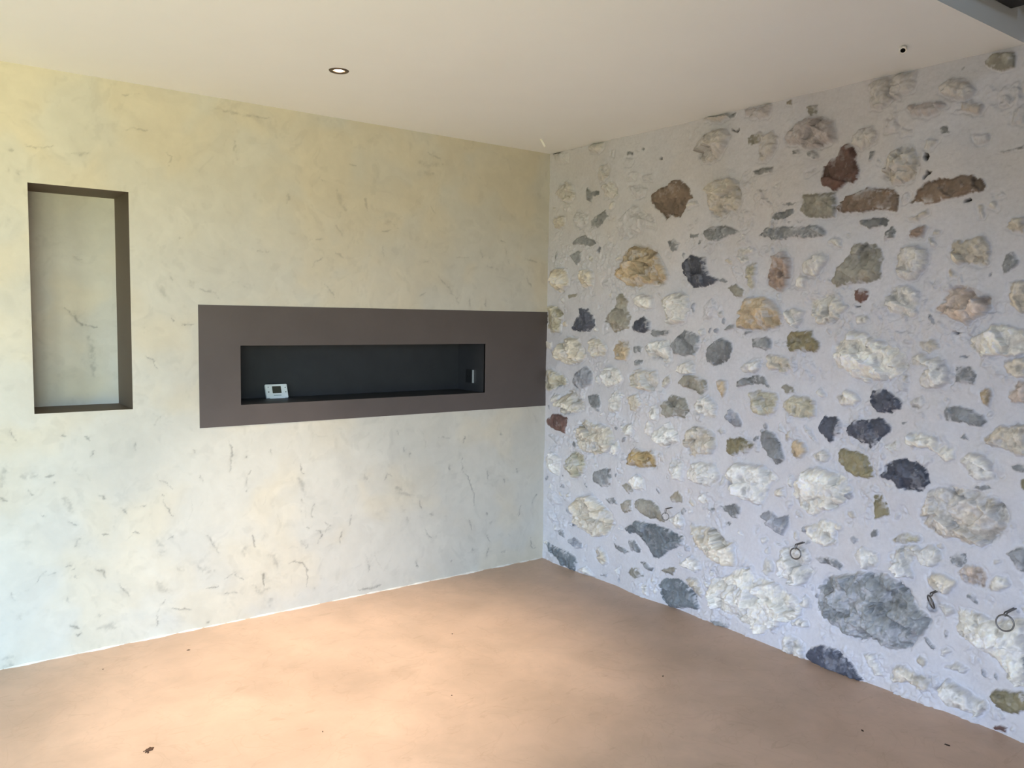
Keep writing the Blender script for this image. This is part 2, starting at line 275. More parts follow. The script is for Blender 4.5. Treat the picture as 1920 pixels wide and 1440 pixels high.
# stone wall (x = 0): one rubble masonry surface, stones and mortar in relief
STONES = """c 369,2594 427,2596 496,2590 504,2558 444,2542 381,2561
c 486,2454 530,2468 568,2448 555,2394 511,2369 466,2374 448,2438
c 78,2388 176,2414 219,2377 237,2327 222,2286 163,2286 76,2322
g 349,2352 398,2320 467,2323 476,2291 415,2287 400,2262 360,2272
w 490,2341 549,2354 586,2360 632,2314 633,2274 575,2255 522,2271 513,2318
m 714,2320 787,2316 843,2286 831,2253 762,2241 733,2283
b 898,2246 949,2279 1019,2294 1037,2311 1088,2305 1131,2286 1157,2255 1170,2226 1189,2206 1142,2179 1125,2148 1102,2108 1045,2123 1008,2102 974,2143 921,2172 889,2218
w 1148,2174 1208,2190 1214,2172 1155,2159
g 404,2152 457,2179 503,2190 540,2205 553,2166 513,2123 475,2100 405,2105
m 237,2188 273,2217 331,2190 378,2196 364,2145 317,2117 268,2131
c 46,2188 97,2211 157,2194 151,2141 100,2117 52,2137
m 631,2133 694,2178 750,2203 820,2172 855,2149 836,2107 825,2054 714,2027 649,2041
m 842,2136 889,2141 924,2100 925,2066 864,2080
g 238,2031 287,2055 359,2072 431,2040 456,2008 409,1995 337,2015 247,2020
m 510,1994 562,2011 599,2004 586,1974 518,1968
g 1167,2020 1227,2016 1228,1998 1180,1996
g 1019,1988 1076,1994 1108,1973 1091,1941 1060,1929 1027,1954
m 714,2394 770,2387 758,2344 716,2354
m 806,2368 866,2365 875,2330 814,2333
m 683,2477 733,2470 734,2426 688,2432
k 793,2515 813,2512 814,2500 797,2505
m 33,2591 170,2582 172,2528 70,2531
m 565,2544 594,2535 588,2495 566,2509
g 696,2507 731,2502 732,2485 697,2490
k 923,2446 949,2444 949,2430 930,2435
c 1240,2528 1308,2534 1371,2520 1405,2479 1375,2432 1349,2388 1293,2364 1235,2377 1215,2420 1219,2473
o 1237,2595 1306,2596 1411,2595 1401,2575 1346,2567 1290,2573 1243,2581
g 1395,2589 1449,2588 1434,2565 1401,2570
p 1491,2593 1569,2595 1650,2588 1636,2562 1627,2534 1582,2534 1519,2558 1503,2561
k 1414,2521 1448,2498 1474,2511 1464,2487 1420,2507
n 1514,2453 1565,2470 1595,2474 1606,2447 1577,2418 1520,2418
c 1596,2448 1646,2465 1687,2434 1684,2393 1661,2356 1622,2328 1581,2333 1589,2387
p 1729,2451 1776,2476 1830,2498 1899,2486 1971,2457 1982,2409 1993,2369 1950,2357 1906,2348 1837,2358 1790,2381 1742,2393 1721,2428
n 1842,2539 1887,2539 1893,2506 1848,2507
n 1727,2589 1765,2586 1762,2562 1733,2572
g 1763,2357 1791,2361 1810,2342 1768,2340
g 1843,2337 1861,2342 1907,2324 1908,2304 1853,2316
r 1932,2266 1971,2291 2004,2306 2011,2336 2053,2344 2079,2329 2098,2292 2095,2263 2113,2234 2103,2198 2083,2170 2057,2188 2041,2171 2013,2147 1991,2145 1973,2167 1946,2174 1931,2207 1938,2237
g 1552,2295 1603,2305 1664,2297 1665,2277 1615,2275 1564,2273
c 1287,2240 1337,2283 1415,2278 1471,2233 1490,2166 1466,2099 1422,2116 1368,2081 1311,2104 1290,2169
w 2077,2371 2101,2393 2125,2401 2157,2399 2177,2359 2172,2333 2145,2323 2113,2317 2083,2332 2065,2362
c 2233,2578 2252,2592 2300,2592 2330,2592 2335,2563 2337,2534 2331,2507 2305,2505 2286,2513 2272,2491 2237,2512
y 2131,2577 2198,2592 2233,2578 2228,2528 2242,2493 2192,2473 2141,2472 2150,2522
p 2308,2448 2345,2459 2399,2455 2453,2438 2471,2424 2441,2402 2402,2395 2347,2409
c 2443,2485 2448,2518 2485,2530 2516,2524 2555,2489 2570,2459 2547,2443 2486,2456
o 2521,2435 2551,2433 2601,2413 2609,2398 2600,2377 2574,2375 2540,2394 2503,2398 2533,2406
n 2599,2569 2623,2589 2692,2582 2715,2561 2714,2520 2677,2522 2633,2533 2606,2547
k 2514,2561 2531,2561 2524,2556
m 2667,2426 2708,2421 2704,2387 2673,2386
m 2723,2370 2753,2381 2757,2306 2729,2324 2705,2322
k 2400,2256 2414,2257 2418,2239 2409,2223 2397,2239
w 2404,2304 2421,2309 2457,2299 2437,2278 2420,2263 2406,2273
g 2455,2345 2482,2350 2488,2312 2459,2327
c 2242,2283 2287,2301 2336,2283 2375,2245 2374,2189 2347,2149 2318,2142 2261,2145 2223,2194
m 2219,2421 2265,2416 2282,2385 2276,2357 2218,2363
m 2294,2372 2336,2358 2337,2336 2296,2339
g 2154,2299 2171,2293 2160,2265 2148,2259
m 2569,2302 2627,2299 2636,2268 2597,2260
g 2664,2224 2726,2218 2762,2232 2762,2216 2695,2216
b 2090,2127 2110,2132 2142,2148 2203,2137 2250,2135 2290,2109 2299,2079 2294,2032 2235,2041 2168,2051 2136,2043 2094,2047 2022,2053 2012,2081 2049,2108 2065,2122
b 2345,2064 2362,2076 2371,2111 2399,2129 2435,2139 2476,2144 2514,2143 2548,2153 2585,2141 2631,2122 2639,2094 2634,2078 2592,2076 2543,2065 2502,2062 2461,2052 2429,2048 2389,2063 2360,2059
k 2394,2161 2414,2187 2433,2174 2416,2162 2398,2147
g 2121,2006 2170,2014 2233,2016 2253,2003 2250,1981 2196,1978 2168,1973 2143,1986
g 2236,1956 2270,1972 2290,1956 2277,1924 2250,1926 2243,1908 2238,1930
p 2354,1958 2379,1971 2427,1960 2410,1933 2404,1916 2382,1913 2345,1930
c 2341,2003 2377,2003 2402,2022 2420,2028 2421,2007 2389,1984
n 2101,1909 2155,1917 2203,1906 2228,1882 2239,1837 2233,1797 2232,1752 2184,1742 2110,1740 2069,1733 2026,1726 2007,1754 2022,1812 2087,1867
w 2289,1850 2310,1878 2339,1891 2377,1881 2428,1871 2430,1843 2422,1800 2398,1769 2384,1751 2347,1749 2313,1761 2295,1798
c 2507,1849 2521,1901 2546,1896 2599,1903 2634,1907 2658,1882 2667,1841 2656,1805 2625,1796 2584,1804 2530,1817
c 2718,1934 2741,1965 2777,1972 2793,1906 2753,1919
g 2708,1796 2718,1829 2748,1844 2763,1807 2749,1778 2723,1759
k 2563,2056 2587,2053 2588,2036 2568,2038
k 2665,1764 2675,1764 2675,1755 2666,1757
g 1262,2027 1313,2046 1398,2044 1453,2031 1492,2002 1427,1997 1373,1970 1305,1975 1269,1995
g 1603,1985 1638,2008 1717,2015 1878,2004 1942,1997 1969,1976 1962,1957 1881,1954 1787,1956 1710,1953 1629,1967
n 1828,2075 1843,2146 1916,2150 2000,2137 2008,2078 2006,2031 1922,2037 1858,2042
g 1675,2060 1713,2085 1800,2090 1801,2065 1754,2049 1710,2048
g 1731,2121 1826,2119 1770,2105
g 1755,2034 1788,2032 1789,2025
g 1807,2028 1849,2029 1831,2020
w 1976,1928 2006,1950 2037,1932 2052,1892 2017,1902
p 1682,1812 1708,1887 1742,1897 1792,1858 1795,1800 1779,1731 1742,1706 1671,1733 1664,1779
y 1538,1822 1563,1851 1599,1854 1608,1781 1590,1721 1568,1739 1550,1791
n 1429,1733 1477,1754 1537,1722 1523,1692 1480,1692
w 1850,1831 1894,1869 1930,1875 1984,1865 1969,1822 1935,1775 1927,1760 1875,1785
w 1821,1762 1843,1786 1881,1765 1865,1725 1827,1726
m 1271,1954 1340,1959 1330,1933 1307,1916 1272,1927
w 1491,1919 1528,1930 1580,1927 1591,1910 1540,1895 1552,1860 1510,1853 1487,1889
c 1416,1879 1461,1868 1451,1851 1412,1857
d 1120,1871 1177,1910 1249,1895 1281,1891 1290,1831 1320,1797 1375,1777 1342,1753 1274,1736 1202,1737 1172,1757 1133,1817
n 1117,1233 1164,1276 1229,1283 1266,1271 1323,1264 1328,1220 1298,1182 1247,1200 1177,1211
W 2028,1461 2052,1486 2097,1516 2126,1540 2171,1524 2221,1501 2270,1482 2317,1472 2365,1430 2374,1386 2346,1362 2306,1342 2254,1329 2195,1316 2145,1322 2106,1347 2053,1368 2025,1409
c 1197,920 1213,993 1259,1018 1319,1020 1377,985 1390,918 1371,887 1312,870 1248,856 1210,879
w 1215,765 1249,819 1320,835 1383,834 1420,779 1412,741 1361,710 1297,713 1239,732
d 2106,1099 2142,1139 2179,1152 2239,1165 2275,1165 2307,1139 2320,1117 2291,1091 2257,1064 2237,1033 2209,1046 2172,1048 2146,1068 2115,1069
d 2208,1250 2226,1279 2268,1292 2304,1281 2340,1255 2364,1235 2359,1212 2314,1194 2250,1192 2220,1216
l 2073,987 2085,1006 2124,1011 2174,1008 2219,996 2247,942 2253,915 2217,895 2155,897 2118,922 2080,952
C 2463,788 2472,823 2501,884 2536,918 2588,927 2639,924 2689,918 2748,902 2783,884 2795,845 2783,791 2752,763 2735,739 2701,710 2651,713 2600,718 2547,717 2497,735 2469,756
c 1266,430 1282,482 1317,498 1388,505 1441,483 1476,449 1543,451 1553,371 1541,336 1447,331 1413,337 1341,362 1280,376
G 2008,284 2012,361 2044,419 2115,443 2178,467 2263,496 2335,501 2383,486 2419,461 2467,407 2508,385 2525,357 2506,295 2464,247 2432,213 2353,179 2291,201 2218,177 2141,189 2074,199 2027,227
d 1955,8 1986,62 2053,102 2119,100 2173,77 2213,35 2258,3 2203,-11 2099,-17 2004,-16
W 2625,355 2617,418 2636,446 2697,443 2776,435 2876,476 2892,214 2846,207 2806,255 2765,283 2724,312 2663,324
k 24,2589 153,2602 276,2603 386,2608 404,2624 251,2626 39,2619
o 655,1900 717,1962 779,1983 882,1967 944,1930 986,1866 1026,1812 1009,1769 944,1761 857,1768 809,1744 753,1750 658,1818
g 207,1957 289,1980 330,1967 316,1914 284,1894 242,1934
c 20,1871 108,1879 176,1871 212,1810 214,1766 156,1729 86,1747 40,1792
c 318,1861 382,1869 446,1841 441,1762 346,1748 312,1797
m 517,1786 584,1826 594,1748 534,1750
n 216,1712 298,1722 283,1695 224,1695
w 784,1685 839,1704 921,1684 916,1640 883,1625 792,1650
n 648,1691 683,1716 742,1665 729,1635 760,1585 748,1519 691,1503 633,1486 595,1521 541,1547 562,1594 650,1645
d 256,1504 279,1554 327,1592 318,1630 398,1624 463,1582 465,1530 419,1491 306,1489
d 755,1529 795,1570 850,1586 899,1557 901,1512 847,1491 777,1500
w 993,1683 1025,1697 1113,1715 1163,1691 1184,1635 1156,1570 1095,1540 1050,1549 1016,1606
g 908,1493 927,1513 1045,1511 1053,1487 929,1479
y 0,1641 80,1646 160,1591 154,1524 146,1480 50,1477 5,1499
g 1061,1439 1097,1483 1146,1518 1207,1510 1256,1492 1259,1428 1225,1389 1152,1376 1089,1388
w 871,1413 943,1450 1035,1462 1056,1406 1065,1348 1027,1322 1000,1359 900,1364
g 780,1414 843,1417 837,1387 789,1379
g 797,1339 867,1343 854,1312 806,1310
o 622,1388 664,1446 737,1438 761,1368 734,1326 654,1343
c 421,1443 498,1456 569,1401 548,1353 472,1334 431,1369
c 125,1322 140,1401 199,1448 308,1445 367,1377 353,1306 263,1285 196,1287
w 1105,1293 1117,1327 1190,1355 1227,1333 1223,1291 1112,1284
c -11,1419 52,1415 53,1370 -5,1373
o 1507,1569 1521,1627 1529,1670 1576,1687 1653,1686 1694,1669 1735,1635 1757,1602 1749,1552 1711,1534 1630,1528 1578,1527 1525,1530
w 1775,1627 1818,1631 1870,1615 1863,1578 1836,1541 1793,1557 1776,1594
W 1895,1668 1958,1683 1984,1703 2028,1683 2082,1639 2051,1584 2004,1560 1965,1551 1923,1567 1906,1627
m 1268,1612 1290,1663 1329,1685 1365,1658 1328,1590 1270,1566
g 1410,1523 1448,1551 1475,1556 1479,1534 1449,1520
g 1296,1388 1328,1444 1395,1483 1463,1458 1465,1413 1445,1368 1356,1336 1309,1361
g 1580,1479 1662,1499 1698,1491 1700,1441 1665,1431 1634,1447 1593,1436
l 1782,1490 1804,1524 1856,1525 1916,1530 1927,1498 1960,1471 1948,1434 1902,1436 1813,1433 1783,1456
g 1531,1509 1568,1518 1600,1515 1537,1500
c 1686,1414 1746,1409 1791,1402 1816,1370 1836,1355 1785,1331 1750,1341 1700,1338
w 1523,1341 1565,1361 1637,1378 1639,1335 1599,1311 1545,1325
g 1505,1260 1536,1293 1589,1292 1615,1303 1666,1302 1693,1274 1715,1246 1694,1248 1653,1267 1570,1260 1517,1239
n 1766,1266 1797,1281 1831,1263 1847,1231 1804,1240
y 1598,1223 1665,1233 1755,1232 1762,1194 1745,1133 1711,1121 1629,1121 1596,1144
y 1786,1196 1824,1221 1913,1228 1947,1199 1958,1143 1913,1126 1838,1130 1793,1159
W 2047,1240 2093,1275 2148,1260 2162,1234 2139,1209 2084,1204
w 1948,1252 1974,1274 1998,1244 1981,1230
o 1377,1251 1405,1271 1444,1265 1447,1211 1421,1172
w 1248,1124 1294,1166 1352,1166 1389,1128 1380,1068 1327,1076 1268,1089
s 1442,1084 1467,1127 1512,1109 1547,1064 1537,1040 1482,1043
w 2260,1665 2273,1706 2311,1724 2356,1727 2398,1700 2407,1664 2399,1614 2389,1592 2356,1595 2325,1602 2286,1606 2266,1632
q 2467,1635 2508,1657 2509,1692 2546,1719 2593,1722 2618,1690 2631,1683 2670,1683 2684,1662 2686,1629 2655,1608 2629,1601 2605,1566 2560,1587 2500,1604 2475,1618
c 2736,1682 2743,1722 2779,1737 2804,1730 2811,1609 2777,1622 2754,1652
W 2605,1511 2634,1529 2662,1547 2693,1571 2721,1575 2765,1563 2814,1557 2820,1465 2766,1449 2709,1450 2665,1441 2638,1460 2610,1484
r 2116,1705 2149,1720 2186,1704 2176,1673 2148,1656 2123,1666
g 2201,1658 2217,1654 2218,1635 2206,1635
k 2115,1647 2148,1647 2145,1637 2116,1641
w 2127,1589 2184,1601 2197,1578 2136,1566
m 2338,1503 2379,1504 2381,1482 2347,1485
w 2384,1431 2423,1444 2464,1424 2495,1440 2525,1417 2534,1374 2547,1340 2509,1319 2475,1306 2442,1310 2429,1342 2452,1391 2419,1396 2396,1402
g 2564,1404 2631,1405 2647,1378 2645,1337 2560,1344
c 2413,1498 2485,1507 2507,1487 2456,1449 2423,1458
c 2745,1428 2773,1440 2820,1452 2825,1380 2792,1374 2760,1389
o 2660,1310 2700,1330 2706,1283 2692,1251 2665,1266
q 2771,1316 2792,1364 2825,1370 2832,1268 2804,1275 2770,1275
k 2549,1537 2580,1538 2560,1527
y -1,1236 84,1241 190,1197 217,1160 131,1137 44,1096 -2,1115
s 250,1168 265,1230 378,1278 451,1242 430,1171 351,1137 276,1143
w 529,1263 596,1293 671,1276 709,1227 674,1189 570,1171 538,1205
c 759,1246 834,1286 970,1290 985,1237 961,1176 880,1174 789,1197
c 1011,1239 1056,1266 1076,1233 1033,1196
w 46,1045 89,1088 150,1082 134,1041 64,1029
c 145,974 177,1079 252,1130 369,1068 387,1015 273,982 180,967
r 14,909 66,955 154,964 241,951 218,853 114,857 24,881
w 598,1041 617,1127 660,1157 699,1113 680,1039 629,1013
g 401,1103 495,1117 528,1072 514,1012 443,1037
c 748,1138 833,1140 883,1095 823,1048 773,1049
w 939,1055 957,1102 1005,1062 981,1015 947,1026
n 1017,1102 1073,1161 1174,1155 1207,1092 1178,1046 1115,1054 1052,1038
w 1249,1106 1282,1165 1328,1183 1333,1081 1268,1084
c 311,842 357,941 406,957 502,936 594,930 634,867 621,812 584,781 492,752 404,761 330,789
w 628,829 671,866 695,823 675,778 637,788
w 690,947 769,976 812,966 807,920 757,903
w 902,971 921,1008 962,978 951,922 910,932
w 971,940 1015,984 1072,1015 1118,987 1152,924 1109,894 1033,874 986,902
O 748,778 810,833 887,834 954,848 996,819 985,753 898,734 800,734
y 199,664 281,744 381,736 408,663 369,590 287,577 234,630
w 12,659 74,709 172,683 158,578 105,575 32,604
w 1088,793 1125,823 1188,813 1186,717 1130,708 1084,744
g 474,592 488,654 565,682 626,686 630,581 546,566
w 796,656 837,689 893,673 909,615 833,596 804,622
n 725,608 768,636 804,611 820,588 785,572
w 680,632 709,637 703,609
m 26,812 70,829 185,809 161,766 108,776
l 1452,972 1490,985 1550,989 1604,978 1621,962 1580,917 1543,921 1500,892 1467,896 1448,935
g 1653,1045 1684,1053 1735,1038 1767,995 1794,947 1805,919 1786,895 1747,881 1705,926 1673,956 1655,1002
w 1759,1058 1772,1093 1794,1045
o 1830,1007 1858,1019 1900,1016 1921,978 1895,945 1862,932 1837,962
d 1974,1112 1995,1142 2056,1153 2079,1124 2077,1083 2047,1064 2049,1036 2027,1029 1990,1057 1975,1083
w 1945,961 1993,992 2034,973 2023,939 1979,924
w 1892,1086 1946,1027 1964,1029 1939,1075
w 1461,782 1486,836 1535,861 1599,858 1672,869 1734,844 1765,823 1722,781 1709,727 1681,669 1618,679 1564,691 1531,703 1491,741
W 1849,812 1881,842 1926,883 1984,905 2052,895 2113,885 2145,839 2127,780 2078,734 2013,705 1973,680 1921,695 1887,726 1856,762
g 1440,626 1528,652 1572,643 1548,579 1509,585
s 1673,623 1718,658 1769,634 1832,656 1835,605 1808,556 1758,566 1716,597
W 1925,620 1979,644 2027,679 2077,665 2086,577 2043,551 1974,568 1940,594
c 1754,756 1797,786 1809,736 1770,729
w 1293,645 1334,671 1370,645 1348,618 1306,619
w 1383,1009 1410,1026 1445,1007 1418,990
w 2390,1247 2411,1271 2440,1274 2460,1239 2429,1218 2399,1226
g 2530,1207 2538,1243 2590,1248 2634,1235 2675,1218 2692,1196 2670,1180 2627,1178 2587,1184 2545,1187
W 2384,1091 2397,1119 2456,1129 2510,1118 2523,1087 2551,1080 2579,1080 2578,1037 2554,1023 2518,1039 2481,1067 2452,1063 2400,1067
w 2294,1045 2328,1065 2346,1086 2364,1036 2326,1023
d 2280,928 2294,969 2343,1003 2388,1013 2441,999 2479,975 2500,920 2469,889 2410,882 2357,884 2332,910 2293,915
w 2285,906 2341,885 2326,879 2298,889
w 2605,1034 2621,1058 2660,1070 2694,1058 2721,1041 2740,979 2706,969 2663,969 2641,997
g 2665,938 2700,951 2742,945 2692,925
c 2683,1129 2726,1176 2772,1188 2835,1209 2842,1090 2806,1088 2774,1107 2730,1104 2688,1109
g 2793,1042 2844,1057 2846,1030 2804,1023
g 2593,1125 2609,1141 2628,1115 2607,1116
g 2357,1159 2387,1169 2369,1149
l 2257,835 2289,841 2322,805 2332,769 2287,737 2255,730 2261,770
l 2827,997 2847,1017 2851,951 2829,960
c 268,376 308,451 390,483 470,498 565,462 628,421 653,351 602,286 494,251 397,274 288,295
n 715,496 764,532 807,535 810,478 746,450 716,470
n 836,535 884,564 966,564 1014,529 1042,494 1063,464 963,458 887,473 844,500
e 749,361 840,422 930,431 1038,434 1116,426 1193,409 1195,370 1083,295 1019,249 972,242 936,290 879,328 836,354 794,334
g 781,295 838,308 881,266 882,241 804,243
n 1096,609 1158,654 1196,627 1191,597 1116,588
g 657,245 739,243 798,231 755,215 681,219
e 29,117 120,109 217,108 328,95 363,59 340,-4 272,-4 211,3 157,42 58,59
s 249,168 299,207 383,182 393,150 293,149
c 489,168 544,197 599,172 616,122 563,93 515,124
n 788,113 816,141 893,156 922,117 839,85
g 884,195 926,200 988,180 975,162 927,165
w 1101,482 1138,524 1175,541 1203,479 1185,451 1141,446
w 1181,259 1241,308 1320,299 1322,266 1262,237 1200,245
c 1239,501 1294,479 1338,441 1347,372 1298,385 1272,446
n 1048,191 1106,221 1150,222 1127,181 1075,173
e 1031,106 1076,153 1153,173 1229,155 1292,124 1325,56 1307,41 1222,26 1121,-4 1068,30
w 910,73 958,81 960,25 926,15
c 1227,188 1306,205 1345,148 1329,110 1267,141
g 550,29 619,53 604,33
w 372,22 437,55 503,11 439,0
g 143,219 204,226 214,188 170,190
g 587,504 654,522 693,492 626,479
m 46,449 109,449 164,396 94,365 38,407
m 13,326 86,323 141,270 88,253
W 1374,166 1405,241 1506,277 1591,345 1634,356 1667,311 1750,315 1831,293 1899,278 1931,228 1923,195 1868,144 1819,133 1771,83 1711,46 1637,58 1560,71 1504,82 1417,103
w 1786,403 1811,496 1859,512 1935,517 1965,474 1934,433 1977,427 1930,338 1877,337 1827,362
w 1702,355 1714,416 1755,422 1762,367 1728,336
g 1983,483 2023,503 2089,509 2121,484 2109,465 2073,476 2011,473
g 1398,16 1450,23 1518,30 1513,12 1434,-8
w 1833,50 1851,86 1953,68 1951,4 1899,-2 1835,-2
w 1868,140 1905,177 1957,180 1963,152 1916,142
w 1915,257 1937,298 1970,282 1962,250 1930,240
w 2182,552 2213,591 2254,585 2287,585 2286,530 2230,500 2200,524
y 2339,655 2368,685 2421,697 2462,698 2466,681 2408,656 2355,644
w 2361,599 2378,638 2445,657 2468,640 2518,674 2554,657 2564,615 2523,583 2479,583 2455,611 2429,551 2446,518 2400,514 2368,536
g 2590,644 2616,665 2647,668 2653,630 2627,606 2599,613
c 2500,533 2524,557 2588,563 2619,557 2597,518 2578,487 2546,489 2509,501
q 2621,586 2653,627 2709,631 2737,603 2730,552 2690,555 2646,564
W 2739,568 2765,617 2803,620 2808,584 2788,557 2750,550
w 2553,429 2602,443 2613,421 2573,387
g 2791,710 2830,730 2863,738 2870,638 2835,656 2811,691
c 2388,116 2421,136 2452,124 2498,118 2535,116 2537,68 2493,63 2455,72 2425,64 2391,63
w 2250,124 2295,143 2335,58 2300,41 2265,89
w 2588,181 2632,218 2677,205 2661,189
w 2573,78 2605,139 2644,124 2699,112 2750,99 2755,69 2721,30 2653,28 2608,32
l 2761,143 2785,166 2823,174 2884,190 2897,188 2899,141 2868,101 2828,88 2790,87 2769,110
r 2772,11 2806,33 2838,35 2826,13 2782,5
w 2567,237 2587,266 2612,263 2579,226"""
PAL = dict(m=(206, 207, 212), w=(226, 224, 217), W=(236, 232, 220), c=(210, 203, 188), C=(208, 202, 191), q=(208, 194, 182), p=(166, 148, 136),
           y=(194, 189, 168), o=(198, 180, 150), O=(182, 160, 118), g=(136, 140, 143), G=(148, 152, 153), e=(112, 121, 127), s=(150, 154, 162),
           n=(146, 144, 134), l=(134, 128, 102), d=(78, 83, 96), b=(126, 111, 98), r=(108, 84, 78), k=(38, 34, 30))
RUG = set('wWcCqpyoOGm')
def build_stone_wall():
    st = 0.004
    u = np.concatenate([np.arange(0, 3.08, st), np.arange(3.08, -YB+.05, .02)]); v = np.arange(-.004, 2.632, st)
    Ug, Vg = np.meshgrid(u, v)
    wx = Ug + .010*fbm(Ug, Vg, .05, 11, 4, .7) + .005*fbm(Ug, Vg, .014, 12, 2); wy = Vg + .010*fbm(Ug, Vg, .05, 31, 4, .7) + .005*fbm(Ug, Vg, .014, 32, 2)
    Hh = .020*fbm(Ug, Vg, .30, 1, 2) + .0035*fbm(Ug, Vg, .06, 2, 4) 
    rough = sstep(.02, .34, fbm(Ug, Vg, .09, 5, 4)) * sstep(-.2, .25, fbm(Ug, Vg, .5, 9, 2))
    fx = Ug + .008*fbm(Ug, Vg, .07, 51, 2); fy = Vg + .008*fbm(Ug, Vg, .07, 52, 2)
    Fc = facets(fx, fy*.8, .030, 3, 1.1); Fb = facets(fx*.85+fy*.2, fy, .085, 4, 1.5); Fs = facets(fx, fy, .016, 8, 1.0); Rd = ridged(Ug, Vg*.8, .045, 6, 3)
    Hh += rough*(.010*Fc + .005*Fs+.006)
    mcol = np.array(lin(PAL['m'])); col = np.ones(Ug.shape+(3,))*mcol
    col *= (1 + .05*fbm(Ug, Vg, .4, 21, 3) + .04*fbm(Ug, Vg, .05, 22, 3))[..., None]
    warm = sstep(.0, .5, fbm(Ug, Vg, .3, 23, 2))[..., None]
    col *= 1 + warm*np.array([.02, 0, -.03])
    tint = fbm(Ug, Vg, .035, 41, 4, .6); tint2 = fbm(Ug, Vg, .012, 42, 3, .6); smear = fbm(Ug, Vg, .045, 43, 4, .65)
    rng = random.Random(5)
    S = []
    for ln in STONES.strip().split('\n'):
        a = ln.split(); S.append((a[0], [tuple(float(z)/1000 for z in t.split(',')) for t in a[1:]]))
    # chips and pebbles pressed into the wider joints
    cen = [(np.mean([p[0] for p in P]), np.mean([p[1] for p in P]), max(max(p[0] for p in P)-min(p[0] for p in P), max(p[1] for p in P)-min(p[1] for p in P))*.5) for _, P in S]
    tries = 0; made = 0
    while made < 210 and tries < 6000:
        tries += 1
        cx = rng.uniform(.03, 3.0); cy = rng.uniform(.03, 2.3)
        if cy > 1.2 and rng.random() < .6: continue
        r = rng.uniform(.008, .024)
        if any(math.hypot(cx-a_, cy-b_) < c_*.85+r+.006 for a_, b_, c_ in cen): continue
        n = 7; el = rng.uniform(.6, 1.6); an = rng.uniform(0, 3.1); P = []
        for i in range(n):
            q = r*rng.uniform(.7, 1.2); x_ = q*el*math.cos(6.283*i/n); y_ = q/el*math.sin(6.283*i/n)
            P.append((cx+x_*math.cos(an)-y_*math.sin(an), cy+x_*math.sin(an)+y_*math.cos(an)))
        S.append((rng.choice('wwwmmcgs'), P)); cen.append((cx, cy, r)); made += 1
    # the wall goes on beyond the frame with stones of the same kinds
    uu = 3.15
    while uu < 5.3:
        vv = .12
        while vv < 2.5:
            r = rng.uniform(.05, .13); n = 9
            cx = uu+rng.uniform(-.04, .04); cy = vv
            S.append((rng.choice('wwcWgnycdsbo'), [(cx+r*1.2*rng.uniform(.75, 1.1)*math.cos(2*math.pi*i/n), cy+r*rng.uniform(.7, 1.1)*math.sin(2*math.pi*i/n)) for i in range(n)]))
            vv += r*2.1+rng.uniform(.02, .06)
        uu += .27
    vis = u < 3.3
    for si, (t, P) in enumerate(S):
        P = np.array(P); mn = P.min(0)-.06; mx = P.max(0)+.06
        i0, i1 = np.searchsorted(u, [mn[0], mx[0]]); j0, j1 = np.searchsorted(v, [mn[1], mx[1]])
        if i1-i0 < 2 or j1-j0 < 2: continue
        sl = (slice(j0, j1), slice(i0, i1))
        jit = .35 if t in 'dgGeslbr' else 1.0
        X = Ug[sl]+(wx[sl]-Ug[sl])*(1.0 if t not in RUG else 1.2); Y = Vg[sl]+(wy[sl]-Vg[sl])*(1.0 if t not in RUG else 1.2)
        d = sdf(X, Y, P); R = max(d.max(), .006)
        area_r = math.sqrt((mx[0]-mn[0]-.12)*(mx[1]-mn[1]-.12))/2
        seed = rng.random()
        tiltx = rng.uniform(-1, 1); tilty = rng.uniform(-1, 1)
        cx, cy = P.mean(0)
        pl = (tiltx*(Ug[sl]-cx)+tilty*(Vg[sl]-cy))*.10
        if t == 'k':
            msk = sstep(-.001, .004, d); Hh[sl] -= msk*.025; c = lin(PAL['k'])
            col[sl] = col[sl]*(1-msk[..., None])+np.array(c)*msk[..., None]; continue
        if t in RUG:
            big = min(1.0, area_r/.09)
            Bh = (.014+.024*big)*(.5 if t == 'm' else 1.0)
            dome = .65*sstep(-.008, max(.28*R, .010), d)+.35*sstep(0, max(R, .02), d)
            ins = sstep(-.004, .006, d)
            groove = np.exp(-((d+.003)/.006)**2)
            sc = (.35+.65*big)*(.5 if t == 'm' else 1.0)
            Hh[sl] = Hh[sl]*(1-.5*ins) + Bh*dome - .006*groove + ins*(pl*dome + sc*(.012*Fc[sl]+.034*Fb[sl]*big+.005*Fs[sl]+.009*(Rd[sl]-.3)))
            cm = sstep(-.002, .008, d+.004*smear[sl])
            if t == 'm': cm = cm*.5
            if cy > 2.0: cm = cm*max(.35, 1-(cy-2.0)*1.3)
            sm = sstep(.05, .35, smear[sl]+.25*tint[sl]); cm = cm*(1-.5*sm)
            c = np.array(lin(PAL[t]))*(1+rng.uniform(-.07, .07))
            cc = np.ones(X.shape+(3,))*c
            cc *= (1+.20*tint[sl]+.16*tint2[sl])[..., None]
            och = sstep(.05, .5, fbm(Ug[sl], Vg[sl], .06, 60+si, 3))[..., None]*(.55 if t in 'coOqypC' else .2)
            cc *= 1+och*np.array([-.02, -.09, -.20])
            pit_shade = sstep(.10, .5, -Rd[sl])[..., None]; cc *= 1-.42*pit_shade; cc *= (1+.22*Fb[sl]+.16*Fc[sl]+.12*Fs[sl])[..., None]  # darker pits and paler high facets: relief shading put into the colour
        else:
            big = min(1.0, area_r/.09)
            Bh = .007+.010*big
            ins = sstep(-.001, .003, d)
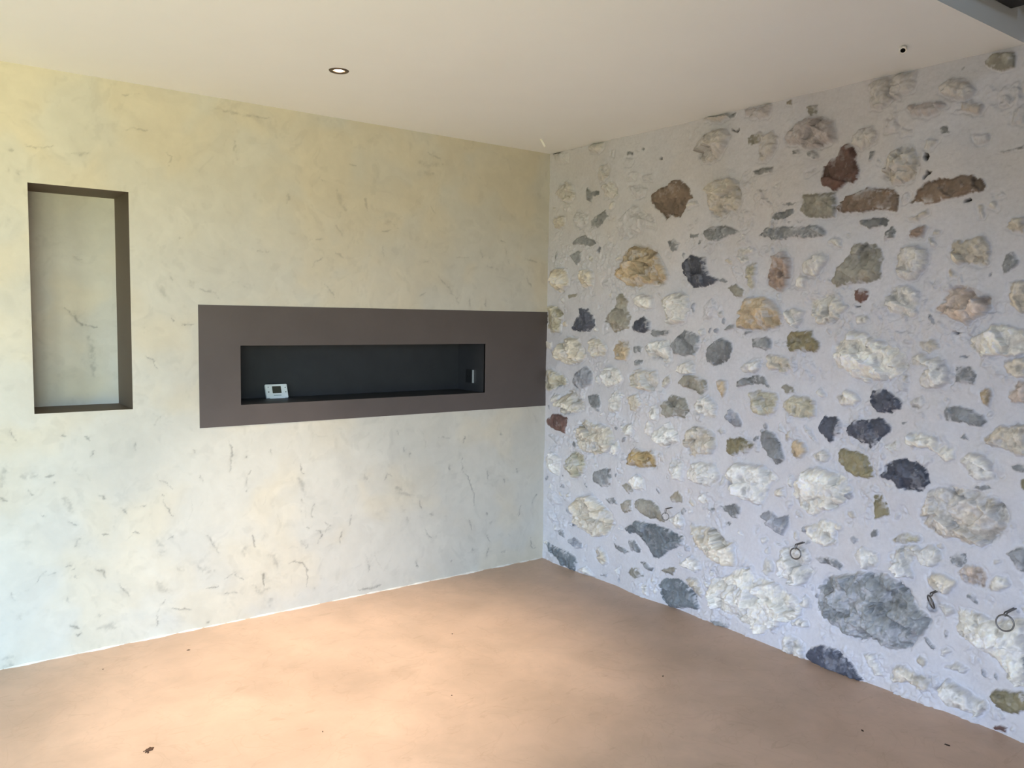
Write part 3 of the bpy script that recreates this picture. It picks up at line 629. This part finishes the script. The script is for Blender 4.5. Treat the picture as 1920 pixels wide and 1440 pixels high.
            Hh[sl] = Hh[sl]*(1-.6*ins) + Bh*sstep(-.006, max(.3*R, .010), d) - .002*np.exp(-((d+.003)/.005)**2) \
                + ins*(pl*.8+(.009 if t != 'd' else .014)*Fb[sl]*(.4+.6*big)+.005*Fc[sl]+.0015*Fs[sl])
            cm = sstep(-.001, .003, d)
            if t in 'Gs': 
                Hh[sl] += ins*(.018*Fb[sl]*big+.002*Fc[sl]+.003*(Rd[sl]-.3))
                sm = sstep(.05, .35, smear[sl]+.3*tint[sl]); cm = cm*(1-.5*sm)
            else:
                sm = sstep(.15, .40, smear[sl]+.35*tint2[sl])*(1-.8*sstep(.004, .022, d)); cm = cm*(1-.8*sm)
            c = np.array(lin(PAL[t]))*(1+rng.uniform(-.10, .12))
            cc = np.ones(X.shape+(3,))*c
            cc *= (1+.22*tint[sl]+.16*tint2[sl]+.25*Fb[sl]+.18*Fc[sl])[..., None]  # facet terms add relief shading to the stone colour
            och = sstep(.05, .5, fbm(Ug[sl], Vg[sl], .08, 60+si, 3))[..., None]*(.9 if t in 'nblr' else .3)
            cc *= 1+och*np.array([.07, -.01, -.10])
            # pale mineral veins
            vein = sstep(.90, .97, ridged(wx[sl], wy[sl]*.6+wx[sl]*.5, .07, 90+si % 9, 2))[..., None]*(.5 if t in 'degGs' else .2)
            cc = cc*(1-vein)+np.array([.42, .43, .45])*vein
        cm = cm[..., None]
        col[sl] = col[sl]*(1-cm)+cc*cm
    # fade relief at the edges of the wall
    Hh *= np.clip(.22+Ug/.16, 0.22, 1)
    Hh = np.clip(Hh+.004, -.03, .085)
    co = np.stack([-Hh, -Ug, Vg], -1)
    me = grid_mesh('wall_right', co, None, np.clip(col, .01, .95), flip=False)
    bm = bmesh.new(); bm.from_mesh(me); box(bm, (.031, YB-BT, -.2), (.33, .5, 2.632)); bm.to_mesh(me); bm.free()
    return struct(obj('wall_right', me, M_stone))
build_stone_wall()

# plastered wall (y = 0) with two recesses
MARKS = """1 2503,2539 2479,2546 2417,2560
1 2488,2391 2433,2403 2396,2398
2 2708,2257 2685,2254 2639,2266
1 2884,2270 2852,2260 2819,2267 2786,2278
2 2093,2548 2010,2544 1939,2537 1823,2545
2 1994,2412 1994,2370 1984,2316
1 2315,2308 2289,2298 2303,2249
2 2953,2237 2932,2240
2 2950,2160 2945,2142
2 2919,2157 2911,2140
1 2262,1924 2263,1897
1 1887,1883 1828,1883
2 897,2496 868,2483 818,2469
1 1384,2371 1345,2368
2 1731,2177 1722,2156 1732,2129
3 1456,2228 1431,2169 1405,2125
1 1609,1952 1573,1962 1531,1962
2 1464,2039 1439,2021 1426,1991
1 1589,1819 1573,1847 1536,1868
2 1460,1900 1414,1875
1 1524,1730 1490,1688 1465,1662
1 1184,1944 1175,1888
2 821,1798 801,1773 750,1741 739,1707 698,1683 682,1648
1 696,1915 608,1920
1 523,1968 512,1925
2 348,1988 325,1936 313,1892
1 921,1873 877,1884
1 948,1684 900,1707
3 1167,2074 1121,2102
1 1121,2070 1084,2056
1 1185,2033 1121,2045
2 479,1874 379,1852
1 188,1934 94,1921
1 174,1816 137,1763
1 875,2205 845,2158
3 954,2435 896,2426 778,2440
3 915,2383 867,2380
1 1555,2275 1514,2264
2 1292,2202 1275,2137
1 383,2035 338,2024
2 604,1676 593,1633
1 486,1671 486,1635
1 2976,1051 2971,1025 2951,1001
1 2783,1015 2766,1007
1 2691,1001 2665,983
1 2667,903 2657,929 2645,935
2 2479,955 2473,920
1 2214,902 2194,879
2 2035,927 2021,882 2029,832 2037,774
3 2938,848 2911,842 2884,842
2 2845,835 2816,839
1 2817,806 2817,793
3 3007,883 3009,846 3020,803
2 3022,759 2996,740
1 2918,779 2897,760
3 2779,730 2757,694 2746,660
1 2635,723 2611,707
1 2485,650 2440,648
2 2541,654 2523,627
1 2379,794 2367,765 2341,755 2308,720
1 2358,701 2355,686
1 2355,669 2343,636 2317,586
1 2764,616 2730,595
2 2708,541 2726,524 2738,499
1 2623,546 2593,538
1 2493,534 2468,523
1 2866,662 2849,650
3 2385,479 2366,448
3 2376,421 2370,403
1 2332,475 2312,486
2 2154,466 2120,417 2099,370
1 1930,433 1919,394 1908,370
3 1968,371 1968,334
3 2294,322 2267,307
3 2202,313 2178,295 2129,279
1 2775,415 2758,415
1 2752,394 2740,402
1 2741,365 2727,353
1 2896,354 2879,383 2856,406
1 2845,384 2822,393
2 2657,381 2627,362 2613,336
2 2555,284 2530,251 2518,228
3 2388,274 2376,244 2330,206
1 2357,176 2371,157 2388,117 2395,54
1 2065,230 2021,249 1970,209
1 1875,235 1868,160
3 1925,167 1887,129 1841,136
3 1840,313 1809,308
1 2321,129 2229,103
1 2151,202 2108,197
1 2076,154 2000,147
2 1956,844 1952,840
1 1957,721 1954,661
1 1931,771 1957,714
1 1828,874 1821,835
1 2185,767 2165,743
2 2770,138 2735,121
1 2747,96 2721,89
3 2596,104 2581,91
3 2651,102 2615,101 2596,111
2 2650,164 2647,153
3 3031,42 2993,46
3 3027,12 3000,8
2 2773,270 2773,250
2 2160,29 2153,16
1 2967,217 2962,203
3 1834,80 1834,49
2 2991,332 2981,298
1 1662,780 1654,725
3 1678,704 1662,672 1638,618
2 1590,554 1598,516 1602,485
1 1663,547 1659,523
1 1663,590 1651,569
1 1631,434 1615,427
1 1578,414 1545,382 1570,338
1 1426,384 1439,342 1435,313
1 1374,462 1383,407
1 1732,253 1697,263 1640,230 1628,204 1632,110
2 1591,90 1587,85
2 1281,227 1268,167 1263,125
3 1091,593 1063,564 996,535
2 938,490 923,445
3 1019,402 1009,371
2 1045,814 1036,788
2 1088,909 1074,891
1 1007,786 1002,752
1 643,719 639,649 594,591 550,488 555,417
2 731,692 730,657
1 455,622 449,567
1 629,850 634,811
1 813,857 732,845
1 333,559 319,530
1 232,618 220,584
1 591,331 569,302 568,265
1 897,321 847,244
2 561,147 556,128
2 436,136 457,76
2 335,93 301,87
1 105,151 104,94 67,74
1 959,132 949,100
2 713,100 708,90
2 868,404 838,391
2 462,359 456,345
1 192,371 208,308
1 64,431 104,370
2 1326,36 1245,29 1181,39
1 1165,642 1147,674 1110,661
3 1291,680 1282,647
2 1524,450 1499,423 1524,394
3 1664,360 1632,327
3 1822,315 1792,240
1 460,222 426,172
3 428,291 417,285
2 360,849 338,840
1 2422,1362 2384,1337 2375,1303
2 2173,1683 2098,1664 2064,1630
3 2220,1716 2207,1689
2 2306,1740 2300,1719
1 2257,1508 2203,1509
2 2383,1036 2356,1075
3 2346,1691 2333,1637
1 2302,1542 2290,1528
1 1888,1880 1836,1879
1 1956,1704 1934,1698
N
2 2668,1822 2646,1815 2631,1811
2 2712,1581 2668,1540 2638,1498 2572,1491
3 2608,1446 2595,1335 2589,1257"""
def parse_marks(s):
    r = []
    for ln in s.strip().split('\n'):
        a = ln.split()
        if a: r.append((int(a[0]), [tuple(float(z)/1000 for z in t.split(',')) for t in a[1:]]))
    return r
MA, MB_ = MARKS.split('\nN\n')
def plaster_field(Ug, Vg, u, v, marks, seed=0, extra=110, umax=3.3):
    """u = distance from the corner, relief and colour of the trowelled plaster"""
    Hh = .0012*fbm(Ug, Vg, .5, 101+seed, 3)+.0006*fbm(Ug, Vg, .09, 102+seed, 3)
    wx = Ug+.10*fbm(Ug, Vg, .25, 103+seed, 3); wy = Vg+.10*fbm(Ug, Vg, .25, 104+seed, 3)
    cl = fbm(wx, wy, .42, 105+seed, 4, .55); c2 = fbm(wx, wy, .13, 106+seed, 4, .6)
    patch = facets(wx, wy, .11, 107+seed, .6)
    L = 1+.045*cl+.055*c2+.035*patch-.06*sstep(.25, .6, fbm(wx, wy, .05, 110+seed, 3, .6)+.3*c2)
    base = np.array(lin(PL)); col = np.ones(Ug.shape+(3,))*base*L[..., None]
    hue = sstep(-.3, .5, fbm(wx, wy, .30, 108+seed, 3))[..., None]; col *= 1+(hue-.5)*np.array([.05, .0, -.09])
    rng = random.Random(77+seed); allm = list(marks)
    for i in range(extra):
        cx = rng.uniform(.05, umax); cy = rng.uniform(.05, 2.5)
        if rng.random() < .45 and cy > 1.2: continue
        a0 = rng.uniform(0, 6.3); R = rng.uniform(.03, .12); sp = rng.uniform(.3, 1.0)
        allm.append((rng.choice((0, 0, 0, 4)), [(cx+R*math.cos(a0+sp*k/4), cy+R*1.4*math.sin(a0+sp*k/4)) for k in range(5)]))
    W = {0: (.0018, .10), 1: (.0024, .42), 2: (.0042, .38), 3: (.010, .24), 4: (.014, .07)}
    dark = np.zeros(Ug.shape)
    n1 = fbm(Ug, Vg, .02, 120+seed, 3, .6); n2 = fbm(Ug, Vg, .030, 125+seed, 4, .75)
    for wd, P in allm:
        wr, amt = W[wd]; P = np.array(P); amt *= .62 if P[:, 1].mean() > 1.55 else 1; mn = P.min(0)-.04; mx = P.max(0)+.04
        i0, i1 = np.searchsorted(u, [mn[0], mx[0]]); j0, j1 = np.searchsorted(v, [mn[1], mx[1]])
        if i1-i0 < 2 or j1-j0 < 2: continue
        sl = (slice(j0, j1), slice(i0, i1)); X = Ug[sl]+.010*n1[sl]+.006*n2[sl]; Y = Vg[sl]+.008*n2[sl]-.006*n1[sl]
        d = np.full(X.shape, 1e9); n = len(P)-1
        for i in range(n):
            ax, ay = P[i]; bx, by = P[i+1]; ex, ey = bx-ax, by-ay
            t = np.clip(((X-ax)*ex+(Y-ay)*ey)/(ex*ex+ey*ey+1e-9), 0, 1)
            tt = (i+t)/n; wloc = .55+.9*np.sin(math.pi*np.clip(tt, .05, .95))
            dd = np.hypot(X-ax-ex*t, Y-ay-ey*t)/wloc
            d = np.minimum(d, dd)
        br = np.clip(.75+1.6*n2[sl], .05, 1.35)
        m = np.exp(-(d/wr)**2)*br
        # one-sided smudge beside the stroke, as a trowel edge leaves
        m2 = np.exp(-(d/(wr*4.5))**2)*.20*np.clip(.5+1.5*n1[sl], 0, 1.2)
        dark[sl] = np.maximum(dark[sl], amt*np.clip(m, 0, 1)+amt*m2)
        Hh[sl] -= .0006*m*(1 if wd < 4 else .2)
    col *= (1-dark)[..., None]*np.array([1, 1, 1])
    return Hh, col
PL = (206, 200, 186)
NZ = dict(l=(2.482, 2.883, 1.114, 2.111))          # tall recess: u0,u1,z0,z1
BD = (0.0, 2.180, 1.004, 1.606); HN = (.4825, 1.977, 1.108, 1.406)
def build_plaster_wall():
    st = .004
    def axis(a, b, cuts, s):
        pts = sorted({a, b, *[c for c in cuts if a < c < b]}); out = []
        for p, q in zip(pts, pts[1:]):
            n = max(1, int(round((q-p)/s))); out += list(np.linspace(p, q, n, endpoint=False))
        return np.array(out+[b])
    u = np.concatenate([axis(-.02, 3.3, (2.482, 2.883, 2.180, .4825, 1.977), st), np.arange(3.32, -XL+.1, .03)])
    v = axis(-.01, 2.63, (1.114, 2.111, 1.004, 1.606, 1.108, 1.406), st)
    Ug, Vg = np.meshgrid(u, v)
    Hh, col = plaster_field(Ug, Vg, u, v, parse_marks(MA))
    def edge(r, Hh):
        d = np.maximum(np.maximum(r[0]-Ug, Ug-r[1]), np.maximum(r[2]-Vg, Vg-r[3]))
        return Hh*np.clip(d/.02, 0, 1)
    Hh = edge(NZ['l'], Hh); Hh = edge(BD, Hh)
    uc = (u[:-1]+u[1:])/2; vc = (v[:-1]+v[1:])/2; Uc, Vc = np.meshgrid(uc, vc)
    ins = lambda r: (Uc > r[0]) & (Uc < r[1]) & (Vc > r[2]) & (Vc < r[3])
    keep = ~(ins(NZ['l']) | ins(BD))
    co = np.stack([-Ug, -Hh, Vg], -1)
    me = grid_mesh('wall_left', co, keep, np.clip(col, .01, .95), flip=True)
    bm = bmesh.new(); bm.from_mesh(me)
    dead = [vv for vv in bm.verts if not vv.link_faces]; bmesh.ops.delete(bm, geom=dead, context='VERTS')
    box(bm, (XL-.2, .315, -.2), (.3, .5, 2.632)); bm.to_mesh(me); bm.free()
    wall = struct(obj('wall_left', me, M_plaster))
    # lining of the tall recess, its back in the pale plaster
    def lining(name, r, dep, m, parent, y0=0.0, t=.012):
        bm = bmesh.new(); x0, x1, z0, z1 = -r[1], -r[0], r[2], r[3]
        fs = [[(x0, y0, z0), (x0, dep, z0), (x0, dep, z1), (x0, y0, z1)], [(x1, y0, z0), (x1, y0, z1), (x1, dep, z1), (x1, dep, z0)],
              [(x0, y0, z0), (x1, y0, z0), (x1, dep, z0), (x0, dep, z0)], [(x0, y0, z1), (x0, dep, z1), (x1, dep, z1), (x1, y0, z1)]]
        for f in fs: bm.faces.new([bm.verts.new(c) for c in f])
        bmesh.ops.remove_doubles(bm, verts=bm.verts, dist=1e-5)
        # give the lining its thickness, outward from the opening
        ret = bmesh.ops.extrude_face_region(bm, geom=bm.faces[:])
        for vv in [g for g in ret['geom'] if isinstance(g, bmesh.types.BMVert)]:
            vv.co.x += t*(1 if vv.co.x > (x0+x1)/2 else -1); vv.co.z += t*(1 if vv.co.z > (z0+z1)/2 else -1)
            if vv.co.y < .01: vv.co.y = y0+.004
        bmesh.ops.recalc_face_normals(bm, faces=bm.faces)
        return obj(name, bm, m, parent)
    lining('niche_reveal', NZ['l'], .30, M_reveal, wall)
    un = np.arange(2.47, 2.90, .004); vn = np.arange(1.10, 2.125, .004); A, B = np.meshgrid(un, vn)
    h2, c2 = plaster_field(A, B, un, vn, parse_marks(MB_), seed=40, extra=0)
    me = grid_mesh('niche_back', np.stack([-A, .300-h2, B], -1), None, np.clip(c2*.98, .01, .95), flip=True)
    bm = bmesh.new(); bm.from_mesh(me); box(bm, (-2.90, .303, 1.10), (-2.47, .314, 2.125)); bm.to_mesh(me); bm.free()
    obj('niche_back', me, M_plaster, wall)
    # dark band with the long low recess
    bm = bmesh.new()
    def slab(x0, x1, z0, z1):
        box(bm, (x0, -.0022, z0), (x1, .012, z1))
    slab(-2.180, -1.977, 1.004, 1.606); slab(-.4825, .015, 1.004, 1.606); slab(-1.977, -.4825, 1.406, 1.606); slab(-1.977, -.4825, 1.004, 1.108)
    bmesh.ops.remove_doubles(bm, verts=bm.verts, dist=1e-5)
    inner = [f for f in bm.faces if False]
    band = obj('plaster_band', bm, M_band, wall)
    rc = lining('recess_lining', HN, .30, M_dark, band, y0=.0005)
    boxo('recess_back', (-1.989, .300, 1.096), (-.4705, .314, 1.418), M_dark, band)
    return wall
build_plaster_wall()

# pale, broken line of filler where the plaster meets the floor
def joint():
    bm = bmesh.new(); rng = random.Random(3); x = -.02
    while x > -3.9:
        L = rng.uniform(.05, .22); hh = rng.uniform(.003, .009); dd = rng.uniform(.006, .013)
        n = max(2, int(L/.02)); prev = None
        for i in range(n+1):
            xx = x-L*i/n; e = math.sin(math.pi*min(max(i/n, .08), .92)); h_ = .0005+hh*e*rng.uniform(.7, 1.2); d_ = .002+dd*e*rng.uniform(.7, 1.2)
            q = [bm.verts.new((xx, .004, 0)), bm.verts.new((xx, .004, h_)), bm.verts.new((xx, -d_*.5, h_)), bm.verts.new((xx, -d_, 0))]
            if prev:
                for k in range(4): bm.faces.new((prev[k], q[k], q[(k+1) % 4], prev[(k+1) % 4]))
            else: bm.faces.new(q)
            prev = q
        bm.faces.new(prev[::-1]); x -= L+(rng.uniform(.0, .012) if rng.random() < .8 else rng.uniform(.02, .08))
    bmesh.ops.recalc_face_normals(bm, faces=bm.faces)
    struct(obj('trim_1', bm, M_joint))
joint()

# ceiling slab with a round hole for each downlight; it ends above the camera at a double-height space
LAMPS = [(-1.812, -.790), (-2.95, -1.95)]  # the second one is out of view, added for the floor glow
LR = .031
def ceiling():
    bm = bmesh.new(); x0, x1, y0, y1 = XL-.2, .03, -2.742, .3
    outer = [bm.verts.new(c) for c in ((x0, y0, H), (x1, y0, H), (x1, y1, H), (x0, y1, H))]
    es = [bm.edges.new((outer[i], outer[(i+1) % 4])) for i in range(4)]
    for lx, ly in LAMPS:
        vv = [bm.verts.new((lx+LR*math.cos(2*math.pi*k/32), ly+LR*math.sin(2*math.pi*k/32), H)) for k in range(32)]
        es += [bm.edges.new((vv[k], vv[(k+1) % 32])) for k in range(32)]
        up = [bm.verts.new((v_.co.x, v_.co.y, H+.06)) for v_ in vv]
        for k in range(32): bm.faces.new((vv[k], vv[(k+1) % 32], up[(k+1) % 32], up[k]))
        bm.faces.new(up)
    bmesh.ops.triangle_fill(bm, use_beauty=True, use_dissolve=False, edges=es)
    top = [bm.verts.new((v_.co.x, v_.co.y, H+.30)) for v_ in outer]
    ZR = .30
    for i in range(4): bm.faces.new((outer[i], outer[(i+1) % 4], top[(i+1) % 4], top[i]))
    bm.faces.new(top)
    bmesh.ops.recalc_face_normals(bm, faces=bm.faces)
    return struct(obj('ceiling', bm, M_ceiling))
ceiling()
ZT = 5.2
struct(boxo('ceiling_upper', (XL-.2, YB-BT, ZT), (.33, -2.4, ZT+.2), M_pale))
struct(boxo('wall_upper_right', (.0, YB-BT, 2.633), (.33, -2.743, ZT), M_pale))
struct(boxo('wall_upper_front', (XL-.2, -2.70, 2.901), (.33, -2.5, ZT), M_pale))
def side_wall():
    bm = bmesh.new(); x0, x1 = XL-BT, XL
    box(bm, (x0, YB-BT, -.2), (x1, SIDE[0], 2.60)); box(bm, (x0, SIDE[1], -.2), (x1, .3, 2.60))
    box(bm, (x0, SIDE[0], SIDE[3]), (x1, SIDE[1], 2.60)); box(bm, (x0, SIDE[0], -.2), (x1, SIDE[1], SIDE[2]))
    struct(obj('wall_side', bm, M_unseen))
    a, b, c, d = SIDE; f = .06; bm = bmesh.new()
    box(bm, (x0+.05, a, c), (x0+.12, a+f, d)); box(bm, (x0+.05, b-f, c), (x0+.12, b, d))
    box(bm, (x0+.05, a+f, d-f), (x0+.12, b-f, d)); box(bm, (x0+.05, a+f, c), (x0+.12, b-f, c+f))
    struct(obj('window_3', bm, M_wood))
side_wall()
struct(boxo('wall_upper_side', (XL-.2, YB-BT, 2.601), (XL, -2.71, ZT), M_unseen))
def back_wall():
    bm = bmesh.new(); y0, y1 = YB-BT, YB
    xs = [XL] + [c for wn in WINS for c in wn[:2]] + [.03]
    z0, z1 = WINS[0][2], WINS[0][3]
    for i in range(0, len(xs), 2): box(bm, (xs[i], y0, -.0), (xs[i+1], y1, z1))
    a, b, c, d = HIGH
    box(bm, (XL, y0, z1), (.03, y1, c)); box(bm, (XL, y0, d), (.03, y1, ZT)); box(bm, (XL, y0, c), (a, y1, d)); box(bm, (b, y0, c), (.03, y1, d))
    struct(obj('wall_back', bm, M_unseen))
    for k, (a, b, c, d) in enumerate(WINS):
        bm = bmesh.new(); f = .06
        box(bm, (a, y0+.05, c), (a+f, y0+.12, d)); box(bm, (b-f, y0+.05, c), (b, y0+.12, d))
        box(bm, (a+f, y0+.05, d-f), (b-f, y0+.12, d)); box(bm, (a+f, y0+.05, c), (b-f, y0+.12, c+f)); box(bm, ((a+b)/2-f/2, y0+.05, c+f), ((a+b)/2+f/2, y0+.12, d-f))
        struct(obj('window_%d' % (k+1), bm, M_wood))
back_wall()
# ---------------------------------------------------------------- things
def downlight(loc, label, group='ceiling downlights'):
    t = empty('recessed_downlight', loc); tag(t, label, 'downlight', group)
    bm = bmesh.new(); lathe(bm, [(.0262, .010), (.0255, .0), (.0262, -.003), (.032, -.0045), (.040, -.0035), (.0425, .0), (.0425, .0008), (.0305, .0008), (.0305, .010), (.0262, .010)], 48)
    obj('trim_ring', bm, M_nickel, t)
    bm = bmesh.new(); lathe(bm, [(.0258, .002), (.0245, .012), (.019, .028), (.012, .036), (.0, .037)], 40)
    obj('reflector', bm, M_refl, t)
    bm = bmesh.new(); lathe(bm, [(.0, .004), (.010, .005), (.0140, .009), (.0145, .014), (.009, .024), (.0, .026)], 32)
    o = obj('lamp_lens', bm, M_bulb, t); o['label'] = 'glowing lamp lens'
    l = bpy.data.lights.new('downlight_beam', 'SPOT'); l.energy = LAMP_W*(0.45 if loc[1] < -1.5 else 1); l.color = (1, .83, .66); l.spot_size = math.radians(66); l.spot_blend = 1.0; l.shadow_soft_size = .02
    lo = bpy.data.objects.new('downlight_beam', l); C.objects.link(lo); lo.location = (loc[0], loc[1], loc[2]-.012)
    return t
LAMP_W = 290
downlight((LAMPS[0][0], LAMPS[0][1], H), 'small round recessed downlight glowing in the white ceiling near the plaster wall')
downlight((LAMPS[1][0], LAMPS[1][1], H), 'unseen second recessed downlight, added for the floor glow, nearer the double-height edge')

def conduit(loc, d, label, r=.0085, L=.06):
    t = empty('conduit_end', loc); tag(t, label, 'pipe', 'cable conduits sticking out of the ceiling')
    d = Vector(d).normalized(); q = d.to_track_quat('Z', 'Y').to_matrix().to_4x4()
    prof = [(r*.66, L*.55), (r*.66, L)]; n = 9
    prof += [(r, L)]
    for i in range(n):
        z = L-(i+.5)*(L+.01)/n; prof += [(r*(1.06), z+.0012), (r*.94, z-.0014)]
    prof += [(r, -.012)]
    bm = bmesh.new(); lathe(bm, prof, 24, q); obj('sleeve', bm, M_pvc, t)
    bm = bmesh.new(); lathe(bm, [(0, L*.52), (r*.65, L*.50), (r*.65, L*.93), (r*.62, L*.93), (r*.60, L*.58), (0, L*.58)], 20, q)
    o = obj('bore', bm, M_black, t); o['label'] = 'black hollow inside'
    return t
conduit((-.318, -.300, H), (.18, -.42, -.75), 'short white conduit hanging from the ceiling at the room corner', .0075, .055)
conduit((-.300, -2.440, H), (-.60, -.33, -.55), 'white conduit stub with black open end in the ceiling above the stone wall', .0135, .030)

# room thermostat leaning in the long recess
def thermostat():
    t = empty('thermostat', (-1.695, .232, 1.108), (math.radians(-24), 0, math.radians(-3)))
    tag(t, 'white rectangular thermostat with grey screen leaning in the dark wall recess', 'thermostat')
    wd, ht, dp = .122, .084, .020
    bm = bmesh.new(); box(bm, (-wd/2, 0, .004), (wd/2, dp, ht), .005, 3); obj('housing', bm, M_body, t)
    bm = bmesh.new(); box(bm, (-.043, -.0006, 0.0), (.040, .010, .0055), .0015, 2); obj('bottom_tab', bm, M_body, t)
    bm = bmesh.new(); box(bm, (-.0245, -.0012, .030), (.0245, .003, .071), .0012, 2); obj('screen', bm, M_lcd, t)['label'] = 'dark grey display'
    for x, z, r in ((-.046, .066, .0024), (-.046, .038, .0032), (.048, .062, .0026), (.048, .036, .0026)):
        bm = bmesh.new(); lathe(bm, [(0, .002), (r, .0018), (r, -.002), (0, -.002)], 16, Matrix.Translation((x, 0, z)) @ Matrix.Rotation(math.pi/2, 4, 'X'))
        obj('button', bm, M_btn, t)
    bm = bmesh.new(); box(bm, (-.020, -.0010, .0165), (.022, .002, .0195), .0006, 1); obj('printed_strip', bm, M_text, t)
thermostat()

# socket plate on the right cheek of the long recess
def socket():
    t = empty('socket_plate', (-.4830, .160, 1.199)); tag(t, 'dark wall socket plate with bright metal edge inside the long recess', 'socket')
    boxo('cover', (-.0085, -.035, -.040), (.0005, .040, .040), M_plate, t, .001)
    boxo('edge_strip', (-.0105, -.0415, -.0405), (.0005, -.0352, .0405), M_edge, t, .0006)['label'] = 'bright metal edge'
    for y in (-.004, .014):
        bm = bmesh.new(); lathe(bm, [(0, .0006), (.0035, .0006), (.0045, 0), (.0045, -.002), (0, -.002)], 16, Matrix.Translation((-.0086, y, 0)) @ Matrix.Rotation(-math.pi/2, 4, 'Y'))
        obj('pin_hole', bm, M_black, t)
socket()

# iron rings hanging from eyes in the stone wall
def ring(yy, zz, r, wire, eye_l, label, turn=0.0, tilt=0.0, xoff=-.045):
    t = empty('wall_ring', (xoff, yy, zz)); tag(t, label, 'ring', 'wire rings fixed low in the stone wall')
    # eye: a narrow loop coming out of the mortar
    e = eye_l; bm = bmesh.new()
    pts = [(.09, .004, r+e), (.0, .0042, r+e*.85), (-.004, .0045, r+e*.4), (-.004, .003, r-.001), (-.004, .0, r-.004),
           (-.004, -.003, r-.001), (-.004, -.0045, r+e*.4), (.0, -.0042, r+e*.85), (.09, -.004, r+e)]
    tube(bm, pts, wire*.9, 8); obj('eye', bm, M_metal, t)
    bm = bmesh.new(); Mx = Matrix.Rotation(turn, 3, 'Z') @ Matrix.Rotation(tilt, 3, 'Y')
    pp = [Mx @ Vector((0, r*math.cos(2*math.pi*k/32), r*math.sin(2*math.pi*k/32))) for k in range(32)]
    pp = [p+Vector((-.004, 0, 0)) for p in pp]
    tube(bm, pp, wire, 10, True); obj('ring', bm, M_metal, t)
ring(-1.1114, 0.5099, 0.0195, 0.0022, 0.026, 'small wire ring under a narrow loop, the one nearest the room corner', 0.5, 0.1, -0.055)
ring(-1.9180, 0.5009, 0.025, 0.0032, 0.02, 'thick wire ring on the tall pale stone left of the big blue grey stone', 0.2, 0.1, -0.055)
ring(-2.5455, 0.4546, 0.027, 0.003, 0.01, 'wire ring turned edgewise beside the big blue grey stone', -0.75, -0.35, -0.055)
ring(-2.8323, 0.4624, 0.03, 0.003, 0.01, 'wide wire ring on the large rugged pale stone, farthest from the corner', 0.1, 0.1, -0.08)

# dark timbers at the edge of the opening above
p1 = boxo('timber_plank', (-3.2, -2.80, 2.690), (-.142, -2.7425, 2.86), M_wood, None, .006)
tag(p1, 'dark stained timber board along the ceiling edge, ending short of the stone wall', 'board', 'dark timbers at the ceiling opening')
p2 = boxo('timber_plank', (-.128, -2.92, 2.735), (-.002, -2.7425, 2.90), M_wood, None, .006)
tag(p2, 'short dark timber block above the ceiling edge against the stone wall', 'board', 'dark timbers at the ceiling opening')

# dried dirt and grit on the floor
def crumb(x, y, sx, sy, sz, label, m, seed, rot=0, extra=False):
    rng = random.Random(seed); bm = bmesh.new()
    bmesh.ops.create_icosphere(bm, subdivisions=3, radius=1)
    for v_ in bm.verts:
        n = v_.co.copy(); k = 1+.25*math.sin(n.x*4+seed)*math.cos(n.y*5+seed*2)+rng.uniform(-.08, .08)
        v_.co = Vector((n.x*sx*k, n.y*sy*k, max(n.z, -.05)*sz*k))
    if extra:
        for j in range(5):
            r_ = bmesh.ops.create_icosphere(bm, subdivisions=2, radius=1)['verts']; a = rng.uniform(2.3, 4.2); q = rng.uniform(1.3, 2.1)
            for v_ in r_: v_.co = Vector((v_.co.x*sx*.22+math.cos(a)*sx*q, v_.co.y*sy*.25+math.sin(a)*sy*q*.8, max(v_.co.z, -.05)*sz*.4))
    for f in bm.faces: f.smooth = True
    bm.transform(Matrix.Rotation(rot, 4, 'Z'))
    o = obj('dirt_clump' if extra else 'grit_speck', bm, m); o.location = (x, y, .0004); tag(o, label, 'dirt', None if extra else 'specks of grit on the floor')
crumb(-2.6821, -1.0744, .016, .010, .006, 'brown clump of dried dirt with crumbs on the beige floor', M_dirt, 4, .5, True)
crumb(-2.3163, -0.2422, 0.008, 0.004, .002, 'flat brown speck on the floor close under the plaster wall', M_grit, 10, 0.0)
crumb(-2.6797, -0.2470, 0.003, 0.003, .002, 'tiny dark speck on the floor at the left beside the plaster wall', M_grit, 11, 0.7)
crumb(-2.1218, -1.3078, 0.004, 0.002, .002, 'thin dark speck on the floor in front of the bright lamp patch', M_grit, 12, 1.4)
crumb(-1.1990, -0.7720, 0.0035, 0.003, .002, 'dark speck on the floor in the middle, below the long recess', M_grit, 13, 2.1)
crumb(-1.5611, -1.3325, 0.0028, 0.003, .002, 'tiny dark speck near the centre of the floor', M_grit, 14, 2.8)
crumb(-0.6967, -1.7075, 0.006, 0.003, .002, 'dark speck on the floor in front of the pale rugged stone', M_grit, 15, 3.5)
crumb(-0.4231, -2.4881, 0.008, 0.004, .002, 'small brown speck on the floor towards the stone wall base', M_grit, 16, 4.2)
crumb(-0.2623, -2.7329, 0.01, 0.005, .002, 'brown speck on the floor nearest the right end of the stone wall', M_grit, 17, 4.9)
